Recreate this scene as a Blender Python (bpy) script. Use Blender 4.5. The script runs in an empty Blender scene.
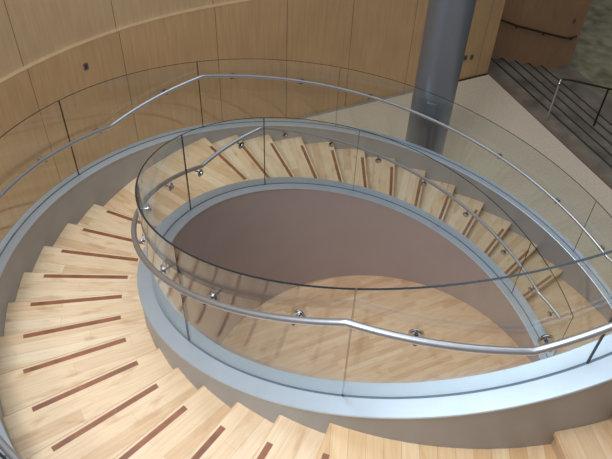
import bpy, bmesh, math, random
from mathutils import Vector, Matrix
random.seed(4)
PI = math.pi
C = bpy.context.scene.collection

# ------------------------------------------------------------------ dimensions (metres)
CX, CY = 1.053, 4.7535                 # centre of the stair
RISE = 0.165
ZA = 4.29                              # level of the upper landing above the lower floor
R_VOID, R_GLASS_IN, R_IN = 2.4151, 2.5243, 2.6563
R_OUT, R_GLASS_OUT, R_OUT_EDGE = 3.9383, 4.0254, 4.1004
R_STRIP0, R_STRIP1 = 2.8665, 3.7227
TH0, DTH, THB, DTH2, UPL = 1.8955, 0.13436, 4.0136, 0.13060, 0.525
R_WALL = 6.37
N2 = Vector((0.904, 0.4275)); M2 = Vector((-0.4275, 0.904))   # along / away from the straight back wall
O2 = Vector((3.81, 13.01))             # corner of the back wall where the stone steps begin


def nose(k):
    if k >= 1: return TH0 - UPL - DTH * (k - 1)
    if k >= -12: return TH0 - DTH * k
    return THB + DTH2 * (-13 - k)


def P(th, r):
    return (CX + r * math.cos(th), CY - r * math.sin(th))


# smooth ramp of the stringers: straight slope plus a natural cubic spline
TK = [0.9 + i * (5.75 - 0.9) / 7 for i in range(8)]
KI = [-0.0294, 0.0802, 0.1853, 0.2876, 0.4015, 0.4967, 0.6054, 0.6667]
KO = [-0.0294, 0.0802, 0.1853, 0.2772, 0.3814, 0.4779, 0.5383, 0.5583]


def spline_m(xk, yk):
    n = len(xk); a = [0.0] * n; b = [1.0] * n; c = [0.0] * n; d = [0.0] * n
    for i in range(1, n - 1):
        h0 = xk[i] - xk[i - 1]; h1 = xk[i + 1] - xk[i]
        a[i] = h0; b[i] = 2 * (h0 + h1); c[i] = h1
        d[i] = 6 * ((yk[i + 1] - yk[i]) / h1 - (yk[i] - yk[i - 1]) / h0)
    for i in range(1, n):
        w = a[i] / b[i - 1]; b[i] -= w * c[i - 1]; d[i] -= w * d[i - 1]
    m = [0.0] * n; m[-1] = d[-1] / b[-1]
    for i in range(n - 2, -1, -1): m[i] = (d[i] - c[i] * m[i + 1]) / b[i]
    return m


MI, MO = spline_m(TK, KI), spline_m(TK, KO)
SLOPE = -26 * RISE / (5.581 - TH0)


def ramp(th, inner=True):
    yk, m = (KI, MI) if inner else (KO, MO)
    if th < TK[0]: dev = yk[0] + (yk[1] - yk[0]) / (TK[1] - TK[0]) * (th - TK[0])
    elif th > TK[-1]: dev = yk[-1] + (yk[-1] - yk[-2]) / (TK[-1] - TK[-2]) * (th - TK[-1]) * 0.8
    else:
        i = min(6, max(0, int((th - TK[0]) / (TK[1] - TK[0]))))
        a = TK[i + 1] - th; c = th - TK[i]; H = TK[i + 1] - TK[i]
        dev = (m[i] * a ** 3 + m[i + 1] * c ** 3) / (6 * H) + (yk[i] / H - m[i] * H / 6) * a + (yk[i + 1] / H - m[i + 1] * H / 6) * c
    return ZA + (th - TH0) * SLOPE + dev


# ------------------------------------------------------------------ materials
def new_mat(name):
    m = bpy.data.materials.new(name); m.use_nodes = True
    nt = m.node_tree; nt.nodes.clear()
    out = nt.nodes.new('ShaderNodeOutputMaterial'); b = nt.nodes.new('ShaderNodeBsdfPrincipled')
    nt.links.new(b.outputs[0], out.inputs[0])
    return m, nt, b, out


def srgb(c):
    return tuple(((v / 255) / 12.92 if v / 255 <= 0.04045 else (((v / 255) + 0.055) / 1.055) ** 2.4) for v in c) + (1,)


def ramp_node(nt, fac, stops):
    r = nt.nodes.new('ShaderNodeValToRGB'); cr = r.color_ramp
    while len(cr.elements) < len(stops): cr.elements.new(0.5)
    for e, (p, c) in zip(cr.elements, stops): e.position = p; e.color = c
    nt.links.new(fac, r.inputs[0]); return r


def mixc(nt, mode, fac, a, b):
    n = nt.nodes.new('ShaderNodeMix'); n.data_type = 'RGBA'; n.blend_type = mode
    for s, v in ((n.inputs[0], fac), (n.inputs[6], a), (n.inputs[7], b)):
        if isinstance(v, (int, float)): s.default_value = v
        elif isinstance(v, tuple): s.default_value = v
        else: nt.links.new(v, s)
    return n.outputs[2]


def planks(name, base, dark, light, plank_w, plank_l, rough=0.35, uv=True, rot=0.0, grain=0.5, joint=0.65, spec=0.5):
    m, nt, b, out = new_mat(name)
    tc = nt.nodes.new('ShaderNodeTexCoord'); mp = nt.nodes.new('ShaderNodeMapping')
    nt.links.new(tc.outputs['UV' if uv else 'Object'], mp.inputs[0]); mp.inputs['Rotation'].default_value = (0, 0, rot)
    br = nt.nodes.new('ShaderNodeTexBrick'); nt.links.new(mp.outputs[0], br.inputs[0])
    br.offset = 0.37; br.offset_frequency = 2
    br.inputs['Scale'].default_value = 1; br.inputs['Brick Width'].default_value = plank_l
    br.inputs['Row Height'].default_value = plank_w; br.inputs['Mortar Size'].default_value = 0.0016
    br.inputs['Mortar Smooth'].default_value = 0.3; br.inputs['Bias'].default_value = 0
    br.inputs['Color1'].default_value = (0, 0, 0, 1); br.inputs['Color2'].default_value = (1, 1, 1, 1); br.inputs['Mortar'].default_value = (0.5, 0.5, 0.5, 1)
    tone = ramp_node(nt, br.outputs[0], [(0.0, dark), (0.35, base), (0.7, base), (1.0, light)])
    mp2 = nt.nodes.new('ShaderNodeMapping'); nt.links.new(mp.outputs[0], mp2.inputs[0]); mp2.inputs['Scale'].default_value = (2.2, 26, 8)
    no = nt.nodes.new('ShaderNodeTexNoise'); nt.links.new(mp2.outputs[0], no.inputs[0]); no.inputs['Scale'].default_value = 1.6; no.inputs['Detail'].default_value = 6
    g = ramp_node(nt, no.outputs[0], [(0.3, (0.80, 0.76, 0.70, 1)), (0.7, (1.08, 1.08, 1.08, 1))])
    c1 = mixc(nt, 'MULTIPLY', grain, tone.outputs[0], g.outputs[0])
    # heartwood streaks and small knots
    mp3 = nt.nodes.new('ShaderNodeMapping'); nt.links.new(mp.outputs[0], mp3.inputs[0]); mp3.inputs['Scale'].default_value = (3.5, 9, 4)
    n3 = nt.nodes.new('ShaderNodeTexNoise'); nt.links.new(mp3.outputs[0], n3.inputs[0]); n3.inputs['Scale'].default_value = 1; n3.inputs['Detail'].default_value = 3; n3.inputs['Distortion'].default_value = 0.6
    k = ramp_node(nt, n3.outputs[0], [(0.55, (1, 1, 1, 1)), (0.72, (0.78, 0.66, 0.52, 1))])
    c2 = mixc(nt, 'MULTIPLY', 0.75, c1, k.outputs[0])
    j = nt.nodes.new('ShaderNodeMath'); j.operation = 'MULTIPLY'; nt.links.new(br.outputs['Fac'], j.inputs[0]); j.inputs[1].default_value = joint
    c3 = mixc(nt, 'MIX', j.outputs[0], c2, tuple(v * 0.45 for v in dark[:3]) + (1,))
    nt.links.new(c3, b.inputs['Base Color']); b.inputs['Roughness'].default_value = rough
    b.inputs['Specular IOR Level'].default_value = spec
    return m


def veneer(name, a, b_, rough=0.42):
    m, nt, b, out = new_mat(name)
    tc = nt.nodes.new('ShaderNodeTexCoord'); mp = nt.nodes.new('ShaderNodeMapping')
    nt.links.new(tc.outputs['UV'], mp.inputs[0]); mp.inputs['Scale'].default_value = (14, 0.9, 1)
    no = nt.nodes.new('ShaderNodeTexNoise'); nt.links.new(mp.outputs[0], no.inputs[0]); no.inputs['Scale'].default_value = 1.5; no.inputs['Detail'].default_value = 7; no.inputs['Distortion'].default_value = 0.3
    r = ramp_node(nt, no.outputs[0], [(0.3, a), (0.7, b_)])
    n2 = nt.nodes.new('ShaderNodeTexNoise'); nt.links.new(tc.outputs['UV'], n2.inputs[0]); n2.inputs['Scale'].default_value = 1.1; n2.inputs['Detail'].default_value = 2
    r2 = ramp_node(nt, n2.outputs[0], [(0.3, (0.88, 0.88, 0.88, 1)), (0.7, (1.06, 1.05, 1.03, 1))])
    nt.links.new(mixc(nt, 'MULTIPLY', 0.7, r.outputs[0], r2.outputs[0]), b.inputs['Base Color'])
    b.inputs['Roughness'].default_value = rough
    return m


def plain(name, col, rough=0.5, metal=0.0, var=0.0, scale=6.0, stretch=(1, 1, 1), spec=0.5, bump=0.0):
    m, nt, b, out = new_mat(name)
    b.inputs['Roughness'].default_value = rough; b.inputs['Metallic'].default_value = metal; b.inputs['Specular IOR Level'].default_value = spec
    b.inputs['Base Color'].default_value = col
    tc = nt.nodes.new('ShaderNodeTexCoord'); mp = nt.nodes.new('ShaderNodeMapping'); nt.links.new(tc.outputs['Object'], mp.inputs[0]); mp.inputs['Scale'].default_value = stretch
    no = nt.nodes.new('ShaderNodeTexNoise'); nt.links.new(mp.outputs[0], no.inputs[0]); no.inputs['Scale'].default_value = scale; no.inputs['Detail'].default_value = 5
    r = ramp_node(nt, no.outputs[0], [(0.3, tuple(v * (1 - var) for v in col[:3]) + (1,)), (0.7, tuple(min(1, v * (1 + var)) for v in col[:3]) + (1,))])
    nt.links.new(r.outputs[0], b.inputs['Base Color'])
    if bump:
        bp = nt.nodes.new('ShaderNodeBump'); bp.inputs['Strength'].default_value = bump; bp.inputs['Distance'].default_value = 0.01
        nt.links.new(no.outputs[0], bp.inputs['Height']); nt.links.new(bp.outputs[0], b.inputs['Normal'])
    return m


def glass_mat():
    m, nt, b, out = new_mat('clear_glass'); nt.nodes.remove(b)
    geo = nt.nodes.new('ShaderNodeNewGeometry'); dot = nt.nodes.new('ShaderNodeVectorMath'); dot.operation = 'DOT_PRODUCT'
    nt.links.new(geo.outputs['Normal'], dot.inputs[0]); nt.links.new(geo.outputs['Incoming'], dot.inputs[1])
    def ma(op, a, b_=None):
        n = nt.nodes.new('ShaderNodeMath'); n.operation = op
        for i, v in enumerate((a, b_)):
            if v is None: continue
            if isinstance(v, (int, float)): n.inputs[i].default_value = v
            else: nt.links.new(v, n.inputs[i])
        return n.outputs[0]
    s = ma('SUBTRACT', 1.0, ma('ABSOLUTE', dot.outputs['Value']))
    f = ma('ADD', ma('MULTIPLY', ma('POWER', s, 5.0), 0.955), 0.045)
    tr = nt.nodes.new('ShaderNodeBsdfTransparent'); tr.inputs[0].default_value = (0.955, 0.972, 0.962, 1)
    gl = nt.nodes.new('ShaderNodeBsdfGlossy'); gl.inputs['Roughness'].default_value = 0.045; gl.inputs[0].default_value = (0.97, 0.98, 1, 1)
    mx = nt.nodes.new('ShaderNodeMixShader'); nt.links.new(f, mx.inputs[0]); nt.links.new(tr.outputs[0], mx.inputs[1]); nt.links.new(gl.outputs[0], mx.inputs[2])
    nt.links.new(mx.outputs[0], out.inputs[0])
    return m


TREAD = planks('maple_treads', srgb((202, 174, 141)), srgb((184, 148, 110)), srgb((210, 187, 158)), 0.112, 1.35, 0.27, joint=0.4)
LAND = planks('maple_landing', srgb((204, 172, 134)), srgb((184, 145, 103)), srgb((212, 186, 152)), 0.112, 1.35, 0.27, joint=0.6)
FLOORW = planks('maple_floor', srgb((210, 174, 140)), srgb((199, 158, 122)), srgb((217, 186, 154)), 0.075, 0.95, 0.36, joint=0.4, uv=False, rot=-math.atan2(0.4275, 0.904))
INLAY = plain('redwood_inlay', srgb((122, 72, 44)), 0.28, 0, 0.22, 9, (1, 1, 1))
VEN_LO = veneer('wall_veneer', srgb((184, 147, 106)), srgb((196, 160, 119)))
VEN_UP = veneer('wall_veneer_upper', srgb((184, 154, 118)), srgb((195, 166, 130)))
VEN_SHADE = veneer('wall_veneer_shaded', srgb((150, 114, 84)), srgb((162, 126, 96)))  # same wall veneer, with the dimness of the recess put into its colour
SEAM = plain('panel_seam', srgb((96, 74, 52)), 0.8)
LEDGE = plain('ledge_wood', srgb((178, 150, 118)), 0.5, 0, 0.05)
PLASTER = plain('drum_plaster', srgb((169, 153, 149)), 0.75, 0, 0.03, 2)
METAL = plain('stringer_metal', srgb((158, 157, 158)), 0.42, 0.25, 0.04, 3, (1, 1, 1))
CAPM = plain('cap_metal', srgb((194, 203, 213)), 0.38, 0.65, 0.03, 5)
STEEL = plain('satin_steel', srgb((192, 192, 196)), 0.40, 0.95, 0.03, 8)
CHROME = plain('chrome', srgb((165, 168, 174)), 0.14, 1.0, 0.0)
DARKST = plain('dark_rail_metal', srgb((70, 64, 60)), 0.4, 0.8, 0.05)
COLM = plain('column_metal', srgb((140, 148, 162)), 0.38, 0.7, 0.04, 4, (1, 1, 0.3))
GLASS = glass_mat()
GEDGE = plain('glass_edge', srgb((22, 28, 32)), 0.25, 0.0, 0.1, 20)
SLOT = plain('glass_slot_gasket', srgb((98, 110, 128)), 0.4, 0.4)
STONE = plain('dark_stone', srgb((100, 90, 76)), 0.6, 0, 0.45, 2.2, bump=0.05)
STNOSE = plain('black_step_edge', srgb((34, 31, 30)), 0.6)
CARPET = plain('mottled_carpet', srgb((112, 106, 82)), 0.95, 0, 0.42, 3.2)
REDTRIM = plain('red_trim', srgb((120, 62, 60)), 0.6)
PLATE = plain('socket_plate', srgb((112, 104, 98)), 0.4, 0.3)
PLATED = plain('socket_insert', srgb((62, 58, 56)), 0.5)


def terrazzo():
    m, nt, b, out = new_mat('pale_terrazzo')
    tc = nt.nodes.new('ShaderNodeTexCoord'); mp = nt.nodes.new('ShaderNodeMapping'); nt.links.new(tc.outputs['Object'], mp.inputs[0])
    mp.inputs['Rotation'].default_value = (0, 0, -math.atan2(0.4275, 0.904)); mp.inputs['Location'].default_value = (0.3, 0.2, 0)
    br = nt.nodes.new('ShaderNodeTexBrick'); nt.links.new(mp.outputs[0], br.inputs[0]); br.offset = 0
    br.inputs['Scale'].default_value = 1; br.inputs['Brick Width'].default_value = 0.9; br.inputs['Row Height'].default_value = 0.9; br.inputs['Mortar Size'].default_value = 0.004
    br.inputs['Color1'].default_value = srgb((192, 176, 154)); br.inputs['Color2'].default_value = srgb((190, 174, 153)); br.inputs['Mortar'].default_value = srgb((176, 168, 153))
    no = nt.nodes.new('ShaderNodeTexNoise'); nt.links.new(tc.outputs['Object'], no.inputs[0]); no.inputs['Scale'].default_value = 22; no.inputs['Detail'].default_value = 4
    r = ramp_node(nt, no.outputs[0], [(0.35, (0.90, 0.90, 0.90, 1)), (0.65, (1.05, 1.05, 1.05, 1))])
    nt.links.new(mixc(nt, 'MULTIPLY', 0.8, br.outputs[0], r.outputs[0]), b.inputs['Base Color']); b.inputs['Roughness'].default_value = 0.6
    return m


TERR = terrazzo()


# ------------------------------------------------------------------ helpers
def tag(o, label=None, cat=None, group=None, kind=None):
    if label: o['label'] = label
    if cat: o['category'] = cat
    if group: o['group'] = group
    if kind: o['kind'] = kind
    return o


def empty(name, loc, label, cat, group=None):
    o = bpy.data.objects.new(name, None); C.objects.link(o); o.location = loc; o.empty_display_size = 0.2
    return tag(o, label, cat, group)


def link(name, verts, faces, mats, parent=None, fm=None, uvs=None, smooth=False):
    me = bpy.data.meshes.new(name); me.from_pydata(verts, [], faces)
    for m in (mats if isinstance(mats, (list, tuple)) else [mats]): me.materials.append(m)
    if fm:
        for p, i in zip(me.polygons, fm): p.material_index = i
    if uvs:
        l = me.uv_layers.new(name='UVMap')
        for p in me.polygons:
            for li, vi in zip(p.loop_indices, p.vertices): l.data[li].uv = uvs[vi]
    if smooth:
        for p in me.polygons: p.use_smooth = True
    me.validate(); me.update()
    bm = bmesh.new(); bm.from_mesh(me); bmesh.ops.recalc_face_normals(bm, faces=bm.faces)
    if smooth:
        for e in bm.edges:
            if len(e.link_faces) == 2 and e.calc_face_angle(0) > math.radians(35): e.smooth = False
    bm.to_mesh(me); bm.free()
    o = bpy.data.objects.new(name, me); C.objects.link(o)
    if parent:
        o.parent = parent; o.matrix_parent_inverse = parent.matrix_basis.inverted()
    return o


def sweep(name, t0, t1, section, mats, parent=None, n=None, fm=None, kind=None):
    """section(th) -> closed list of (r, z) points; one closed solid; fm: material index per section side"""
    n = n or max(2, int(abs(t1 - t0) / 0.028))
    V, F, U, FM = [], [], [], []
    for i in range(n + 1):
        th = t0 + (t1 - t0) * i / n
        s = section(th); k = len(s)
        for (r, z) in s:
            x, y = P(th, r); V.append((x, y, z)); U.append((th * 3.3, z))
    for i in range(n):
        for j in range(k):
            a = i * k + j; b = i * k + (j + 1) % k
            F.append((a, b, b + k, a + k)); FM.append(fm[j] if fm else 0)
    F.append(tuple(range(k))); F.append(tuple(range(n * k, n * k + k)))
    FM += [fm[-1] if fm else 0] * 2
    o = link(name, V, F, mats, parent, FM, U, smooth=True)
    if kind: tag(o, kind=kind)
    return o


def rect(r0, r1, z0f, z1f):
    return lambda th: [(r0, z0f(th)), (r1, z0f(th)), (r1, z1f(th)), (r0, z1f(th))]


def tube(name, pts, rad, mat, parent=None, seg=14, closed_caps=True):
    V, F = [], []; n = len(pts); pts = [Vector(p) for p in pts]
    up = Vector((0, 0, 1)); prev = None
    for i, p in enumerate(pts):
        d = (pts[min(i + 1, n - 1)] - pts[max(i - 1, 0)]).normalized()
        a = d.cross(up if abs(d.z) < 0.95 else Vector((1, 0, 0))).normalized()
        if prev is not None and a.dot(prev) < 0: a = -a
        prev = a; b = d.cross(a).normalized()
        rr = rad[i] if isinstance(rad, (list, tuple)) else rad
        for j in range(seg):
            t = 2 * PI * j / seg; V.append(tuple(p + (a * math.cos(t) + b * math.sin(t)) * rr))
    for i in range(n - 1):
        for j in range(seg):
            q = (j + 1) % seg; F.append((i * seg + j, i * seg + q, (i + 1) * seg + q, (i + 1) * seg + j))
    F.append(tuple(range(seg))); F.append(tuple(range((n - 1) * seg, n * seg)))
    return link(name, V, F, mat, parent, smooth=True)


def box(name, c, sx, sy, sz, axx, mat, parent=None, bevel=0.0):
    """box centred at c, local x along unit 2D vector axx"""
    ax = Vector((axx[0], axx[1], 0)); ay = Vector((-axx[1], axx[0], 0)); az = Vector((0, 0, 1)); c = Vector(c)
    bm = bmesh.new(); vs = []
    for i in (-1, 1):
        for j in (-1, 1):
            for k in (-1, 1): vs.append(bm.verts.new(c + ax * i * sx / 2 + ay * j * sy / 2 + az * k * sz / 2))
    for f in ((0, 1, 3, 2), (4, 6, 7, 5), (0, 4, 5, 1), (2, 3, 7, 6), (0, 2, 6, 4), (1, 5, 7, 3)): bm.faces.new([vs[i] for i in f])
    bmesh.ops.recalc_face_normals(bm, faces=bm.faces)
    if bevel: bmesh.ops.bevel(bm, geom=list(bm.edges), offset=bevel, segments=2, affect='EDGES')
    me = bpy.data.meshes.new(name); bm.to_mesh(me); bm.free(); me.materials.append(mat)
    o = bpy.data.objects.new(name, me); C.objects.link(o)
    if parent: o.parent = parent; o.matrix_parent_inverse = parent.matrix_basis.inverted()
    return o


# ------------------------------------------------------------------ setting: floors



def polyfloor(name, pts, z, th, mat, kind='structure'):
    V = [(x, y, z) for x, y in pts] + [(x, y, z - th) for x, y in pts]; n = len(pts)
    F = [tuple(range(n)), tuple(range(2 * n - 1, n - 1, -1))] + [(i, (i + 1) % n, n + (i + 1) % n, n + i) for i in range(n)]
    return tag(link(name, V, F, mat), kind=kind)


def ST(s, t):
    v = O2 + N2 * s + Vector((0.4275, -0.904)) * t
    return (v.x, v.y)


R_WOOD = 4.30
# pale floor: everything between the stair and the walls, with a round hole for the wooden floor
ring = 96
inner = [P(2 * PI * i / ring, R_WOOD) for i in range(ring)]
c2 = Vector((CX, CY)); NX = -N2; NY = M2
def edge_hit(d):
    # distance from centre along d to the outline of the pale floor
    best = 30
    corner = O2 - c2
    a, b_ = corner.dot(N2), corner.dot(M2)
    dx, dy = d.dot(N2), d.dot(M2)
    if dx > 1e-6: best = min(best, a / dx)
    if dx < -1e-6: best = min(best, -7.2 / dx)
    if dy > 1e-6: best = min(best, (b_ + 0.02) / dy)
    if dy < -1e-6: best = min(best, -7.2 / dy)
    return best
angs = sorted(set([2 * PI * i / ring for i in range(ring)]))
V, F = [], []
for i, a in enumerate(angs):
    d = Vector((math.cos(a), -math.sin(a))); h = edge_hit(d)
    V += [(CX + d.x * R_WOOD, CY + d.y * R_WOOD, 0), (CX + d.x * h, CY + d.y * h, 0)]
corners = []
n = len(angs)
def inwhich(v): return 0
# fan corners in: insert exact outline corners
outl = []
A0, B0 = (O2 - c2).dot(N2), (O2 - c2).dot(M2) + 0.02
cor = [(A0, B0), (A0, -7.2), (-7.2, -7.2), (-7.2, B0)]
corang = []
for (a, b_) in cor:
    v = N2 * a + M2 * b_; corang.append(((-math.atan2(v.y, v.x)) % (2 * PI), (CX + v.x, CY + v.y)))
allang = sorted([(a, None) for a in angs] + corang, key=lambda t: t[0])
V, F = [], []
for a, pt in allang:
    d = Vector((math.cos(a), -math.sin(a)))
    if pt is None: h = edge_hit(d); q = (CX + d.x * h, CY + d.y * h)
    else: q = pt
    V += [(CX + d.x * R_WOOD, CY + d.y * R_WOOD, 0), (q[0], q[1], 0)]
n = len(allang)
for i in range(n):
    a, b_ = 2 * i, 2 * ((i + 1) % n); F.append((a, a + 1, b_ + 1, b_))
fl = link('floor', V, F, TERR)
sol = fl.modifiers.new('thick', 'SOLIDIFY'); sol.thickness = 0.08; sol.offset = -1 if fl.data.polygons[0].normal.z > 0 else 1
tag(fl, kind='structure')
fw = polyfloor('floor_wood', [P(2 * PI * i / ring, R_WOOD) for i in range(ring)], 0.0, 0.08, FLOORW)

# ------------------------------------------------------------------ setting: walls
def wall_pt(s, off=0.0):
    """s metres along the wall from where the curve meets the straight part; off = metres behind the face"""
    if s >= 0: v = c2 + M2 * (R_WALL + off) + N2 * s
    else:
        a = s / R_WALL; v = c2 + (M2 * math.cos(a) + N2 * math.sin(a)) * (R_WALL + off)
    return (v.x, v.y)


def panelled(name, s0, s1, z0, z1, off, thick, seams, mat):
    """one wall with narrow dark seams between its veneer panels"""
    V, F, FM, U = [], [], [], []
    ev = set([s0, s1])
    s = s0
    while s < min(0, s1): ev.add(s); s += 0.12
    if s0 < 0 < s1: ev.add(0.0)
    cuts = []
    for q in seams:
        if s0 + .02 < q < s1 - .02: cuts.append(q); ev.add(q - 0.0045); ev.add(q + 0.0045)
    S = sorted(ev)
    S = [S[0]] + [b for a, b in zip(S, S[1:]) if b - a > 1e-4]
    for s in S:
        seam = False
        for o, z in ((off, z0), (off, z1), (off + thick, z1), (off + thick, z0)):
            x, y = wall_pt(s, o); V.append((x, y, z)); U.append((s, z))
    for i in range(len(S) - 1):
        mid = (S[i] + S[i + 1]) / 2; dk = any(abs(mid - q) < 0.004 for q in cuts)
        for j in range(4):
            a = i * 4 + j; b = i * 4 + (j + 1) % 4; F.append((a, b, b + 4, a + 4)); FM.append(1 if dk else 0)
    F += [(0, 1, 2, 3), tuple(range(4 * len(S) - 4, 4 * len(S)))]; FM += [0, 0]
    return tag(link(name, V, F, [mat, SEAM], None, FM, U, smooth=True), kind='structure')


SEAMS = [-6.3, -4.75, -3.18, -1.62, 0.02, 1.31, 2.60, 3.95, 5.72]
S_END = (O2 - c2).dot(N2)
panelled('wall_back', -9.0, S_END, 0.0, 2.65, 0.0, 0.3, SEAMS, VEN_LO)
panelled('wall_upper', -9.0, S_END, 2.65, 6.6, 0.08, 0.22, SEAMS, VEN_UP)
# ledge strip on top of the lower panelling, only along the curved part
def ledge():
    V, F = [], []; n = 70
    for i in range(n + 1):
        s = -9.0 + 11.0 * i / n
        for o, z in ((-0.002, 2.650), (-0.002, 2.662), (0.084, 2.662), (0.084, 2.650)):
            x, y = wall_pt(s, o); V.append((x, y, z))
    for i in range(n):
        for j in range(4):
            a = i * 4 + j; b = i * 4 + (j + 1) % 4; F.append((a, b, b + 4, a + 4))
    F += [(0, 1, 2, 3), tuple(range(4 * n, 4 * n + 4))]
    return tag(link('trim_1', V, F, LEDGE, smooth=True), kind='structure')
ledge()


def slab(name, s0, s1, t0, t1, z0, z1, mat, uvs=True):
    pts = [ST(s0, t0), ST(s1, t0), ST(s1, t1), ST(s0, t1)]
    V = [(x, y, z0) for x, y in pts] + [(x, y, z1) for x, y in pts]
    U = [(s0 + t0, z0), (s1 + t0, z0), (s1 + t1, z0), (s0 + t1, z0), (s0 + t0, z1), (s1 + t0, z1), (s1 + t1, z1), (s0 + t1, z1)]
    F = [(0, 1, 2, 3), (4, 5, 6, 7), (0, 1, 5, 4), (1, 2, 6, 5), (2, 3, 7, 6), (3, 0, 4, 7)]
    return link(name, V, F, mat, None, None, U)

# recessed wall beside the stone steps, the lower hall
LOW = -5 * RISE
tag(slab('wall_recess', -0.3, 3.02, -0.95, -0.70, LOW - 0.1, 6.6, VEN_SHADE), kind='structure')
tag(slab('floor_lower', 3.00, 16, -9, 12, LOW - 0.15, LOW, CARPET), kind='structure')
tag(slab('wall_lower_hall', 15.9, 16.2, -9, 12, LOW, 6.6, CARPET), kind='structure')
tag(slab('trim_2', -0.014, 0.012, 0.0, 11.5, -0.02, 0.004, REDTRIM), kind='structure')

# ------------------------------------------------------------------ stone steps down to the lower hall
steps = empty('stone_steps', (*ST(1.5, 4), LOW), 'dark stone steps with black edges going down beside the pale floor', 'steps')
def child_slab(name, mat, parent, *a):
    o = slab(name, *a, mat); o.parent = parent; o.matrix_parent_inverse = parent.matrix_basis.inverted(); return o
for k in range(6):
    s1 = 0.42 + 0.425 * k if k < 5 else 3.0; s0 = 0.012 if k == 0 else s1 - 0.455
    if k == 5: s0 = 2.09
    z = -RISE * k
    st = child_slab('step', STONE, steps, s0, s1, -0.698, 11.0, LOW - 0.12, z - (0.0 if k else 0.002))
    if k < 5: child_slab('step_edge', STNOSE, st, s1 - 0.032, s1 + 0.012, -0.697, 11.0, z - 0.045, z + 0.002)

# ------------------------------------------------------------------ the stair
stair = empty('spiral_staircase', (CX, CY, 0), 'grey metal and maple spiral staircase curving down round an open well', 'staircase')

KTOP = 6
for k in range(KTOP, -26, -1):
    th = nose(k); tb = nose(k + 1)
    z = ZA + RISE * k
    land = k in (0, -13)
    # nosing edge straight and radial; back edge tucked under the next riser
    back = tb - 0.012
    n = 14 if land else 4
    V, U, F, FM = [], [], [], []
    A = Vector(P(th, R_IN)); B = Vector(P(th, R_OUT)); q = (B - A).normalized()
    mid = (nose(k) + tb) / 2 if land else th
    qa = (Vector(P(mid, R_OUT)) - Vector(P(mid, R_IN))).normalized(); qu = Vector((-qa.y, qa.x))
    rows = [(th, -0.006), (th - 0.0024, 0.0)] + [(th + (back - th) * i / n, 0.0) for i in range(1, n + 1)]
    nr = len(rows)
    for lvl in (0, 1):
        for (a, dz) in rows:
            for r in (R_IN + 0.001, R_OUT - 0.001):
                x, y = P(a, r); V.append((x, y, z + dz if lvl == 0 else z - 0.042))
                d = Vector((x, y)) - A; U.append((d.dot(qa) + (k * 0.77) % 5 + 3, d.dot(qu) + 0.112 * 40 - 0.012))
    m = 2 * nr
    for i in range(nr - 1):
        a = 2 * i
        F += [(a, a + 1, a + 3, a + 2), (a + m, a + 2 + m, a + 3 + m, a + 1 + m), (a, a + 2, a + 2 + m, a + m), (a + 1, a + 1 + m, a + 3 + m, a + 3)]
    F += [(0, m, m + 1, 1), (m - 2, m - 1, 2 * m - 1, 2 * m - 2)]
    tr = link('landing' if land else 'tread', V, F, LAND if land else TREAD, stair, None, U)
    # nosing groove + inlay strip, parallel to the nosing
    A = Vector(P(th, R_IN)); B = Vector(P(th, R_OUT)); q = (B - A).normalized()
    up = Vector((-q.y, q.x))
    if up.dot(Vector(P(th - 0.05, 3.3)) - Vector(P(th, 3.3))) < 0: up = -up
    cs = (A + q * ((R_STRIP0 + R_STRIP1) / 2 - R_IN)) + up * 0.052
    if k <= 0 or k >= 2:
        box('inlay_strip', (cs.x, cs.y, z - 0.006), R_STRIP1 - R_STRIP0, 0.044, 0.0145, q, INLAY, tr)
    # riser under the nosing
    cr = (A + q * ((R_OUT - R_IN) / 2)) + up * 0.032
    hb = RISE - 0.042
    rz = z - 0.042 - hb / 2
    rs = box('riser', (cr.x, cr.y, rz), R_OUT - R_IN - 0.004, 0.02, hb, q, TREAD, stair)

def grow(t):
    u = min(1.0, max(0.0, (3.05 - t) / 0.55)); return 0.048 * u * u * (3 - 2 * u)

def under(th):
    # underside of the treads: straight pitch line
    ks = [(nose(k), ZA + RISE * k) for k in range(KTOP + 1, -27, -1)]
    if th <= ks[0][0]: return ks[0][1]
    for (a, za), (b, zb) in zip(ks, ks[1:]):
        if a <= th <= b: return za + (zb - za) * (th - a) / (b - a)
    return 0.0

T_TOP = nose(KTOP + 1) + 0.01
sweep('soffit', T_TOP, 5.45, rect(R_IN, R_OUT, lambda t: max(0.0, under(t) - 0.50), lambda t: max(0.02, under(t) - RISE - 0.10)), PLASTER, stair)
END = 5.985
# inner stringer: metal face on the stair side, plaster drum on the well side, cap on top
zi = lambda t: ramp(t, True)
zo = lambda t: ramp(t, False)
sweep('inner_stringer', T_TOP, END, rect(R_IN - 0.05, R_IN, lambda t: max(0.0, zi(t) - 0.85), lambda t: zi(t) - 0.016), METAL, stair)
def cap_sec(r0, rg, r1, zf, gr=lambda t: 0.0):
    def f(t, rg=rg, r1=r1):
        z = zf(t); rg += gr(t); r1 += gr(t)
        return [(r0, z - 0.016), (r1, z - 0.016), (r1, z - 0.004), (r1 - 0.004, z), (rg + 0.0085, z), (rg + 0.0085, z - 0.004), (rg - 0.0085, z - 0.004), (rg - 0.0085, z), (r0 + 0.004, z), (r0, z - 0.004)]
    return f
CFM = [0, 0, 0, 0, 1, 1, 1, 0, 0, 0]
sweep('inner_cap', T_TOP, END, cap_sec(R_VOID - 0.002, R_GLASS_IN, R_IN + 0.008, zi), [CAPM, SLOT], stair, fm=CFM)
sweep('outer_stringer', T_TOP, END, rect(R_OUT, R_OUT + 0.05, lambda t: max(0.0, zo(t) - 0.85), lambda t: zo(t) - 0.016), METAL, stair)
sweep('outer_cap', T_TOP, END, cap_sec(R_OUT - 0.008, R_GLASS_OUT, R_OUT_EDGE + 0.002, zo, grow), [CAPM, SLOT], stair, fm=CFM)
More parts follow.
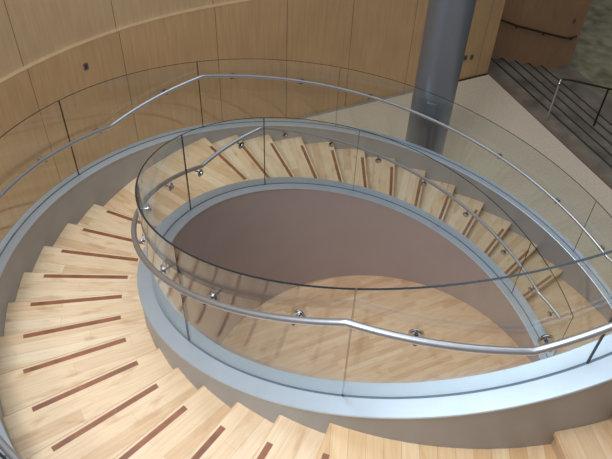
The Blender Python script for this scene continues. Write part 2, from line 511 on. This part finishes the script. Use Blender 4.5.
sweep('outer_fascia', T_TOP, END, rect(R_OUT + 0.05, R_OUT_EDGE - 0.01, lambda t: max(0.0, zo(t) - 0.85), lambda t: zo(t) - 0.016), PLASTER, stair)
# well lining: band round the upper flight, full-height drum below the landings
sweep('well_lining', T_TOP, 1.62, rect(R_VOID + 0.005, R_IN - 0.05, lambda t: zi(t) - 0.85, lambda t: zi(t) - 0.016), PLASTER, stair)
dr = sweep('drum_wall', 1.62, END - 0.005, rect(R_VOID + 0.005, R_IN - 0.05, lambda t: 0.0, lambda t: zi(t) - 0.016), PLASTER, stair)

# ------------------------------------------------------------------ glass balustrades
def glass_run(name, label, rg0, zf, joints, gr=lambda t: 0.0):
    rg = rg0
    root = empty(name, (*P(3.5, rg), zf(3.5)), label, 'balustrade')
    g = 0.003 / rg
    for a, b in zip(joints, joints[1:]):
        t0, t1 = a + g, b - g; H = 1.067
        n = max(6, int((t1 - t0) / 0.04)); V, F, FM = [], [], []
        e = 0.0075
        for i in range(n + 1):
            t = t0 + (t1 - t0) * i / n; z = zf(t)
            rg = rg0 + gr(t)
            for r, zz in ((rg - e, z - 0.003), (rg + e, z - 0.003), (rg + e, z + H), (rg - e, z + H)):
                x, y = P(t, r); V.append((x, y, zz))
        for i in range(n):
            for j in range(4):
                p = i * 4 + j; q = i * 4 + (j + 1) % 4; F.append((p, q, q + 4, p + 4)); FM.append((2, 0, 1, 0)[j])
        F += [(0, 1, 2, 3), tuple(range(4 * n, 4 * n + 4))]; FM += [1, 1]
        link('glass_panel', V, F, [GLASS, GEDGE, SLOT], root, FM, None, smooth=True)
    return root

JT = [0.785, 1.332, 1.883, 2.431, 2.965, 3.497, 4.021, 4.547, 5.06, 5.578, 5.975]
gi = glass_run('inner_glass_balustrade', 'curved clear glass guard standing on the inner rim around the well', R_GLASS_IN, zi, JT)
go = glass_run('outer_glass_balustrade', 'curved clear glass guard on the outer rim beside the wood wall', R_GLASS_OUT, zo, JT, grow)

# ------------------------------------------------------------------ handrails
def rail_z(t):
    K = [(1.50, 0.985), (1.887, 1.0), (3.648, -1.172), (4.024, -1.168), (5.71, -3.333), (5.885, -3.36)]
    if t < 1.50: return ZA + 0.985 + 1.235 * (1.50 - t)
    for (a, za), (b, zb) in zip(K, K[1:]):
        if a <= t <= b: return ZA + za + (zb - za) * (t - a) / (b - a)
    return ZA + K[-1][1]

def handrail(name, label, r_, rg_, t0, t1, brackets, gr=lambda t: 0.0):
    r, rg = r_, rg_
    root = empty(name, (*P(3.5, r), rail_z(3.5)), label, 'handrail')
    s = 1 if r > rg else -1
    ts = []; t = t0
    while t < t1: ts.append(t); t += 0.02
    ts += [q for q in (1.5, 1.887, 3.648, 4.024, 5.71) if t0 < q < t1]; ts = sorted(set(ts + [t1]))
    ts = [ts[0]] + [b for a, b in zip(ts, ts[1:]) if b - a > 0.004 or b in (1.5, 1.887, 3.648, 4.024, 5.71)]
    tube('rail', [(*P(t, r + gr(t)), rail_z(t)) for t in ts], 0.0228, STEEL, root, seg=18)
    for t in brackets:
        if not t0 < t < t1: continue
        r, rg = r_ + gr(t), rg_ + gr(t)
        z = rail_z(t); c = Vector((*P(t, rg), z - 0.037)); o = (Vector((*P(t, rg + s), z - 0.037)) - c).normalized()
        e = 0.0075
        # rosette: stepped disc against the glass, arm curving under the rail with a ball nut
        rosette = tube('rosette', [c + o * e, c + o * (e + 0.005), c + o * (e + 0.0052), c + o * (e + 0.010), c + o * (e + 0.0102), c + o * (e + 0.013)], [0.045, 0.045, 0.034, 0.034, 0.016, 0.013], CHROME, root, seg=20)
        tip = Vector((*P(t, r), z)); off = abs(r - rg)
        tube('bracket_arm', [c + o * (e + 0.014), c + o * (off * 0.55), c + o * (off * 0.88) + Vector((0, 0, 0.004)), Vector((tip.x, tip.y, z - 0.036)), Vector((tip.x, tip.y, z - 0.018))], [0.009, 0.008, 0.008, 0.008, 0.008], CHROME, root, seg=10)
        tube('ball_nut', [Vector((tip.x, tip.y, z - 0.050)), Vector((tip.x, tip.y, z - 0.037)), Vector((tip.x, tip.y, z - 0.038)), Vector((tip.x, tip.y, z - 0.030))], [0.005, 0.011, 0.012, 0.008], CHROME, root, seg=10)
        # bolt plate on the far side of the glass
        tube('back_plate', [c - o * e, c - o * (e + 0.006)], [0.024, 0.022], CHROME, root, seg=16)
    return root

BR = [0.93, 1.20, 1.467, 1.741, 2.008, 2.275, 2.535, 2.80, 3.10, 3.366, 3.606, 3.886, 4.146, 4.406, 4.667, 4.93, 5.19, 5.45, 5.671, 5.834]
handrail('inner_handrail', 'round satin steel handrail bracketed to the inner glass around the well', 2.60, R_GLASS_IN, 0.80, 5.885, BR)
handrail('outer_handrail', 'round satin steel handrail bracketed to the outer glass near the wood wall', 3.955, R_GLASS_OUT, 0.80, 5.98, BR, grow)

# ------------------------------------------------------------------ column
colb = (2.002, 9.629)
col = empty('column', (colb[0], colb[1], 0), 'tall round grey metal column rising behind the outer glass', 'column')
tube('shaft', [(colb[0], colb[1], 0.0), (colb[0], colb[1], 6.7)], 0.342, COLM, col, seg=64)
tube('base_ring', [(colb[0], colb[1], 0.0), (colb[0], colb[1], 0.09), (colb[0], colb[1], 0.10)], [0.356, 0.356, 0.345], STEEL, col, seg=64)
box('access_plate', (colb[0] - 0.075, colb[1] - 0.335, 1.05), 0.16, 0.02, 1.5, Vector((1, -0.23)).normalized(), COLM, col)

# ------------------------------------------------------------------ rail on the recessed wall
wr = empty('wall_handrail', (*ST(1.5, -0.64), 0.42), 'dark metal handrail fixed to the recessed wood wall above the stone steps', 'handrail')
pt = [(-0.2, 1.15), (0.54, 0.85), (1.0, 0.63), (1.84, 0.29), (2.55, 0.01), (2.74, -0.02), (2.86, 0.0)]
tube('rail', [(*ST(s, -0.64), z) for s, z in pt], 0.022, DARKST, wr, seg=12)
for s, z in ((1.0, 0.63), (1.84, 0.29), (2.74, -0.02)):
    tube('bracket', [(*ST(s, -0.70), z - 0.07), (*ST(s, -0.66), z - 0.065), (*ST(s, -0.64), z - 0.015)], 0.011, DARKST, wr, seg=8)

# ------------------------------------------------------------------ rail standing on the stone steps
cr_ = empty('centre_handrail', (*ST(0.16, 1.79), 0), 'thin metal handrail on posts down the middle of the stone steps', 'handrail')
tube('post', [(*ST(0.16, 1.79), 0), (*ST(0.16, 1.79), 0.86)], 0.019, STEEL, cr_, seg=12)
tube('post', [(*ST(1.52, 1.82), -3 * RISE), (*ST(1.52, 1.82), 0.42)], 0.019, DARKST, cr_, seg=12)
tube('post', [(*ST(2.45, 1.85), LOW), (*ST(2.45, 1.85), 0.06)], 0.019, DARKST, cr_, seg=12)
tube('rail', [(*ST(0.16, 1.79), 0.86), (*ST(0.18, 1.77), 0.91), (*ST(0.24, 1.76), 0.93), (*ST(0.42, 1.77), 0.88), (*ST(1.52, 1.82), 0.44), (*ST(2.45, 1.85), 0.06), (*ST(2.7, 1.85), 0.04)], 0.02, DARKST, cr_, seg=12)
tube('elbow', [(*ST(0.155, 1.795), 0.84), (*ST(0.16, 1.79), 0.875), (*ST(0.175, 1.775), 0.905), (*ST(0.20, 1.765), 0.925)], 0.026, CHROME, cr_, seg=12)

# ------------------------------------------------------------------ plates on the walls
def plate(name, c, axx, label, group=None, w=0.075, h=0.115):
    root = empty(name, c, label, 'socket', group)
    box('cover', c, w, 0.012, h, axx, PLATE, root, 0.003)
    nx = Vector((-axx[1], axx[0]))
    if nx.dot(c2 - Vector((c[0], c[1]))) < 0: nx = -nx
    box('insert', (c[0] + nx.x * 0.006, c[1] + nx.y * 0.006, c[2]), w * 0.5, 0.006, h * 0.62, axx, PLATED, root, 0.002)
th = 3.915; x, y = P(th, R_WALL - 0.006)
plate('wall_socket', (x, y, 2.285), Vector((math.sin(th), math.cos(th))), 'small dark plate alone on the curved wood wall under the ledge')
for s, z, lab in ((-0.68, 0.53, 'small dark wall plate nearer the column, left of a pair'), (-0.52, 0.51, 'small dark wall plate nearer the wall corner, right of a pair')):
    v = O2 + N2 * s - M2 * 0.006
    # keep on the wall face
    f = c2 + M2 * (R_WALL - 0.006) + N2 * ((v - c2).dot(N2))
    plate('wall_socket', (f.x, f.y, z), N2, lab)
x, y = ST(2.69, -0.694)
plate('wall_switch', (x, y, 0.39), N2, 'small dark plate on the recessed wood wall above the rail end')

# ------------------------------------------------------------------ light
def area(name, loc, size, sizey, energy, col, target):
    l = bpy.data.lights.new(name, 'AREA'); l.shape = 'RECTANGLE'; l.size = size; l.size_y = sizey; l.energy = energy; l.color = col
    o = bpy.data.objects.new(name, l); C.objects.link(o); o.location = loc
    o.rotation_euler = (Vector(target) - Vector(loc)).to_track_quat('-Z', 'Y').to_euler()
    return o
area('skylight', (-2.8, 1.0, 11.0), 4.0, 3.5, 860, (0.90, 0.955, 1.0), (-1.1, 2.4, 4.0))
area('roof_light', (0.2, 8.6, 14.0), 14.0, 7.0, 600, (0.74, 0.89, 1.0), (0.2, 8.6, 0))

w = bpy.data.worlds.new('World'); bpy.context.scene.world = w; w.use_nodes = True
nt = w.node_tree; bg = nt.nodes['Background']; bg.inputs[1].default_value = 1.0
tc = nt.nodes.new('ShaderNodeTexCoord'); sx = nt.nodes.new('ShaderNodeSeparateXYZ'); nt.links.new(tc.outputs['Generated'], sx.inputs[0])
r = nt.nodes.new('ShaderNodeValToRGB'); nt.links.new(sx.outputs['Z'], r.inputs[0])
cr = r.color_ramp
while len(cr.elements) < 4: cr.elements.new(0.5)
for e, (p, c) in zip(cr.elements, [(0.0, (0.14, 0.13, 0.12, 1)), (0.25, (0.18, 0.17, 0.165, 1)), (0.6, (0.32, 0.33, 0.345, 1)), (1.0, (0.46, 0.49, 0.54, 1))]): e.position = p; e.color = c
nt.links.new(r.outputs[0], bg.inputs[0])

# ------------------------------------------------------------------ camera
cam = bpy.data.cameras.new('camera'); co = bpy.data.objects.new('camera', cam); C.objects.link(co)
cam.sensor_width = 36; cam.lens = 697.8067 * 36 / 612; cam.clip_start = 0.05; cam.clip_end = 200
Mr = ((0.999046142, 0.0436669978, 0.0), (0.0312958579, -0.716009978, 0.697388186), (0.0304528483, -0.696722976, -0.716693602))
rot = Matrix([[Mr[i][0], -Mr[i][1], -Mr[i][2]] for i in range(3)]).to_4x4()
co.matrix_world = Matrix.Translation((0, 0, 4.0567 + ZA)) @ rot
sc = bpy.context.scene; sc.camera = co
sc.view_settings.view_transform = 'Standard'; sc.view_settings.look = 'None'; sc.view_settings.exposure = 0.0; sc.view_settings.gamma = 1.0
sc.view_settings.use_curve_mapping = False
sc.cycles.caustics_reflective = False; sc.cycles.blur_glossy = 1.0; sc.cycles.sample_clamp_indirect = 1.5; sc.cycles.max_bounces = 10; sc.cycles.transparent_max_bounces = 24
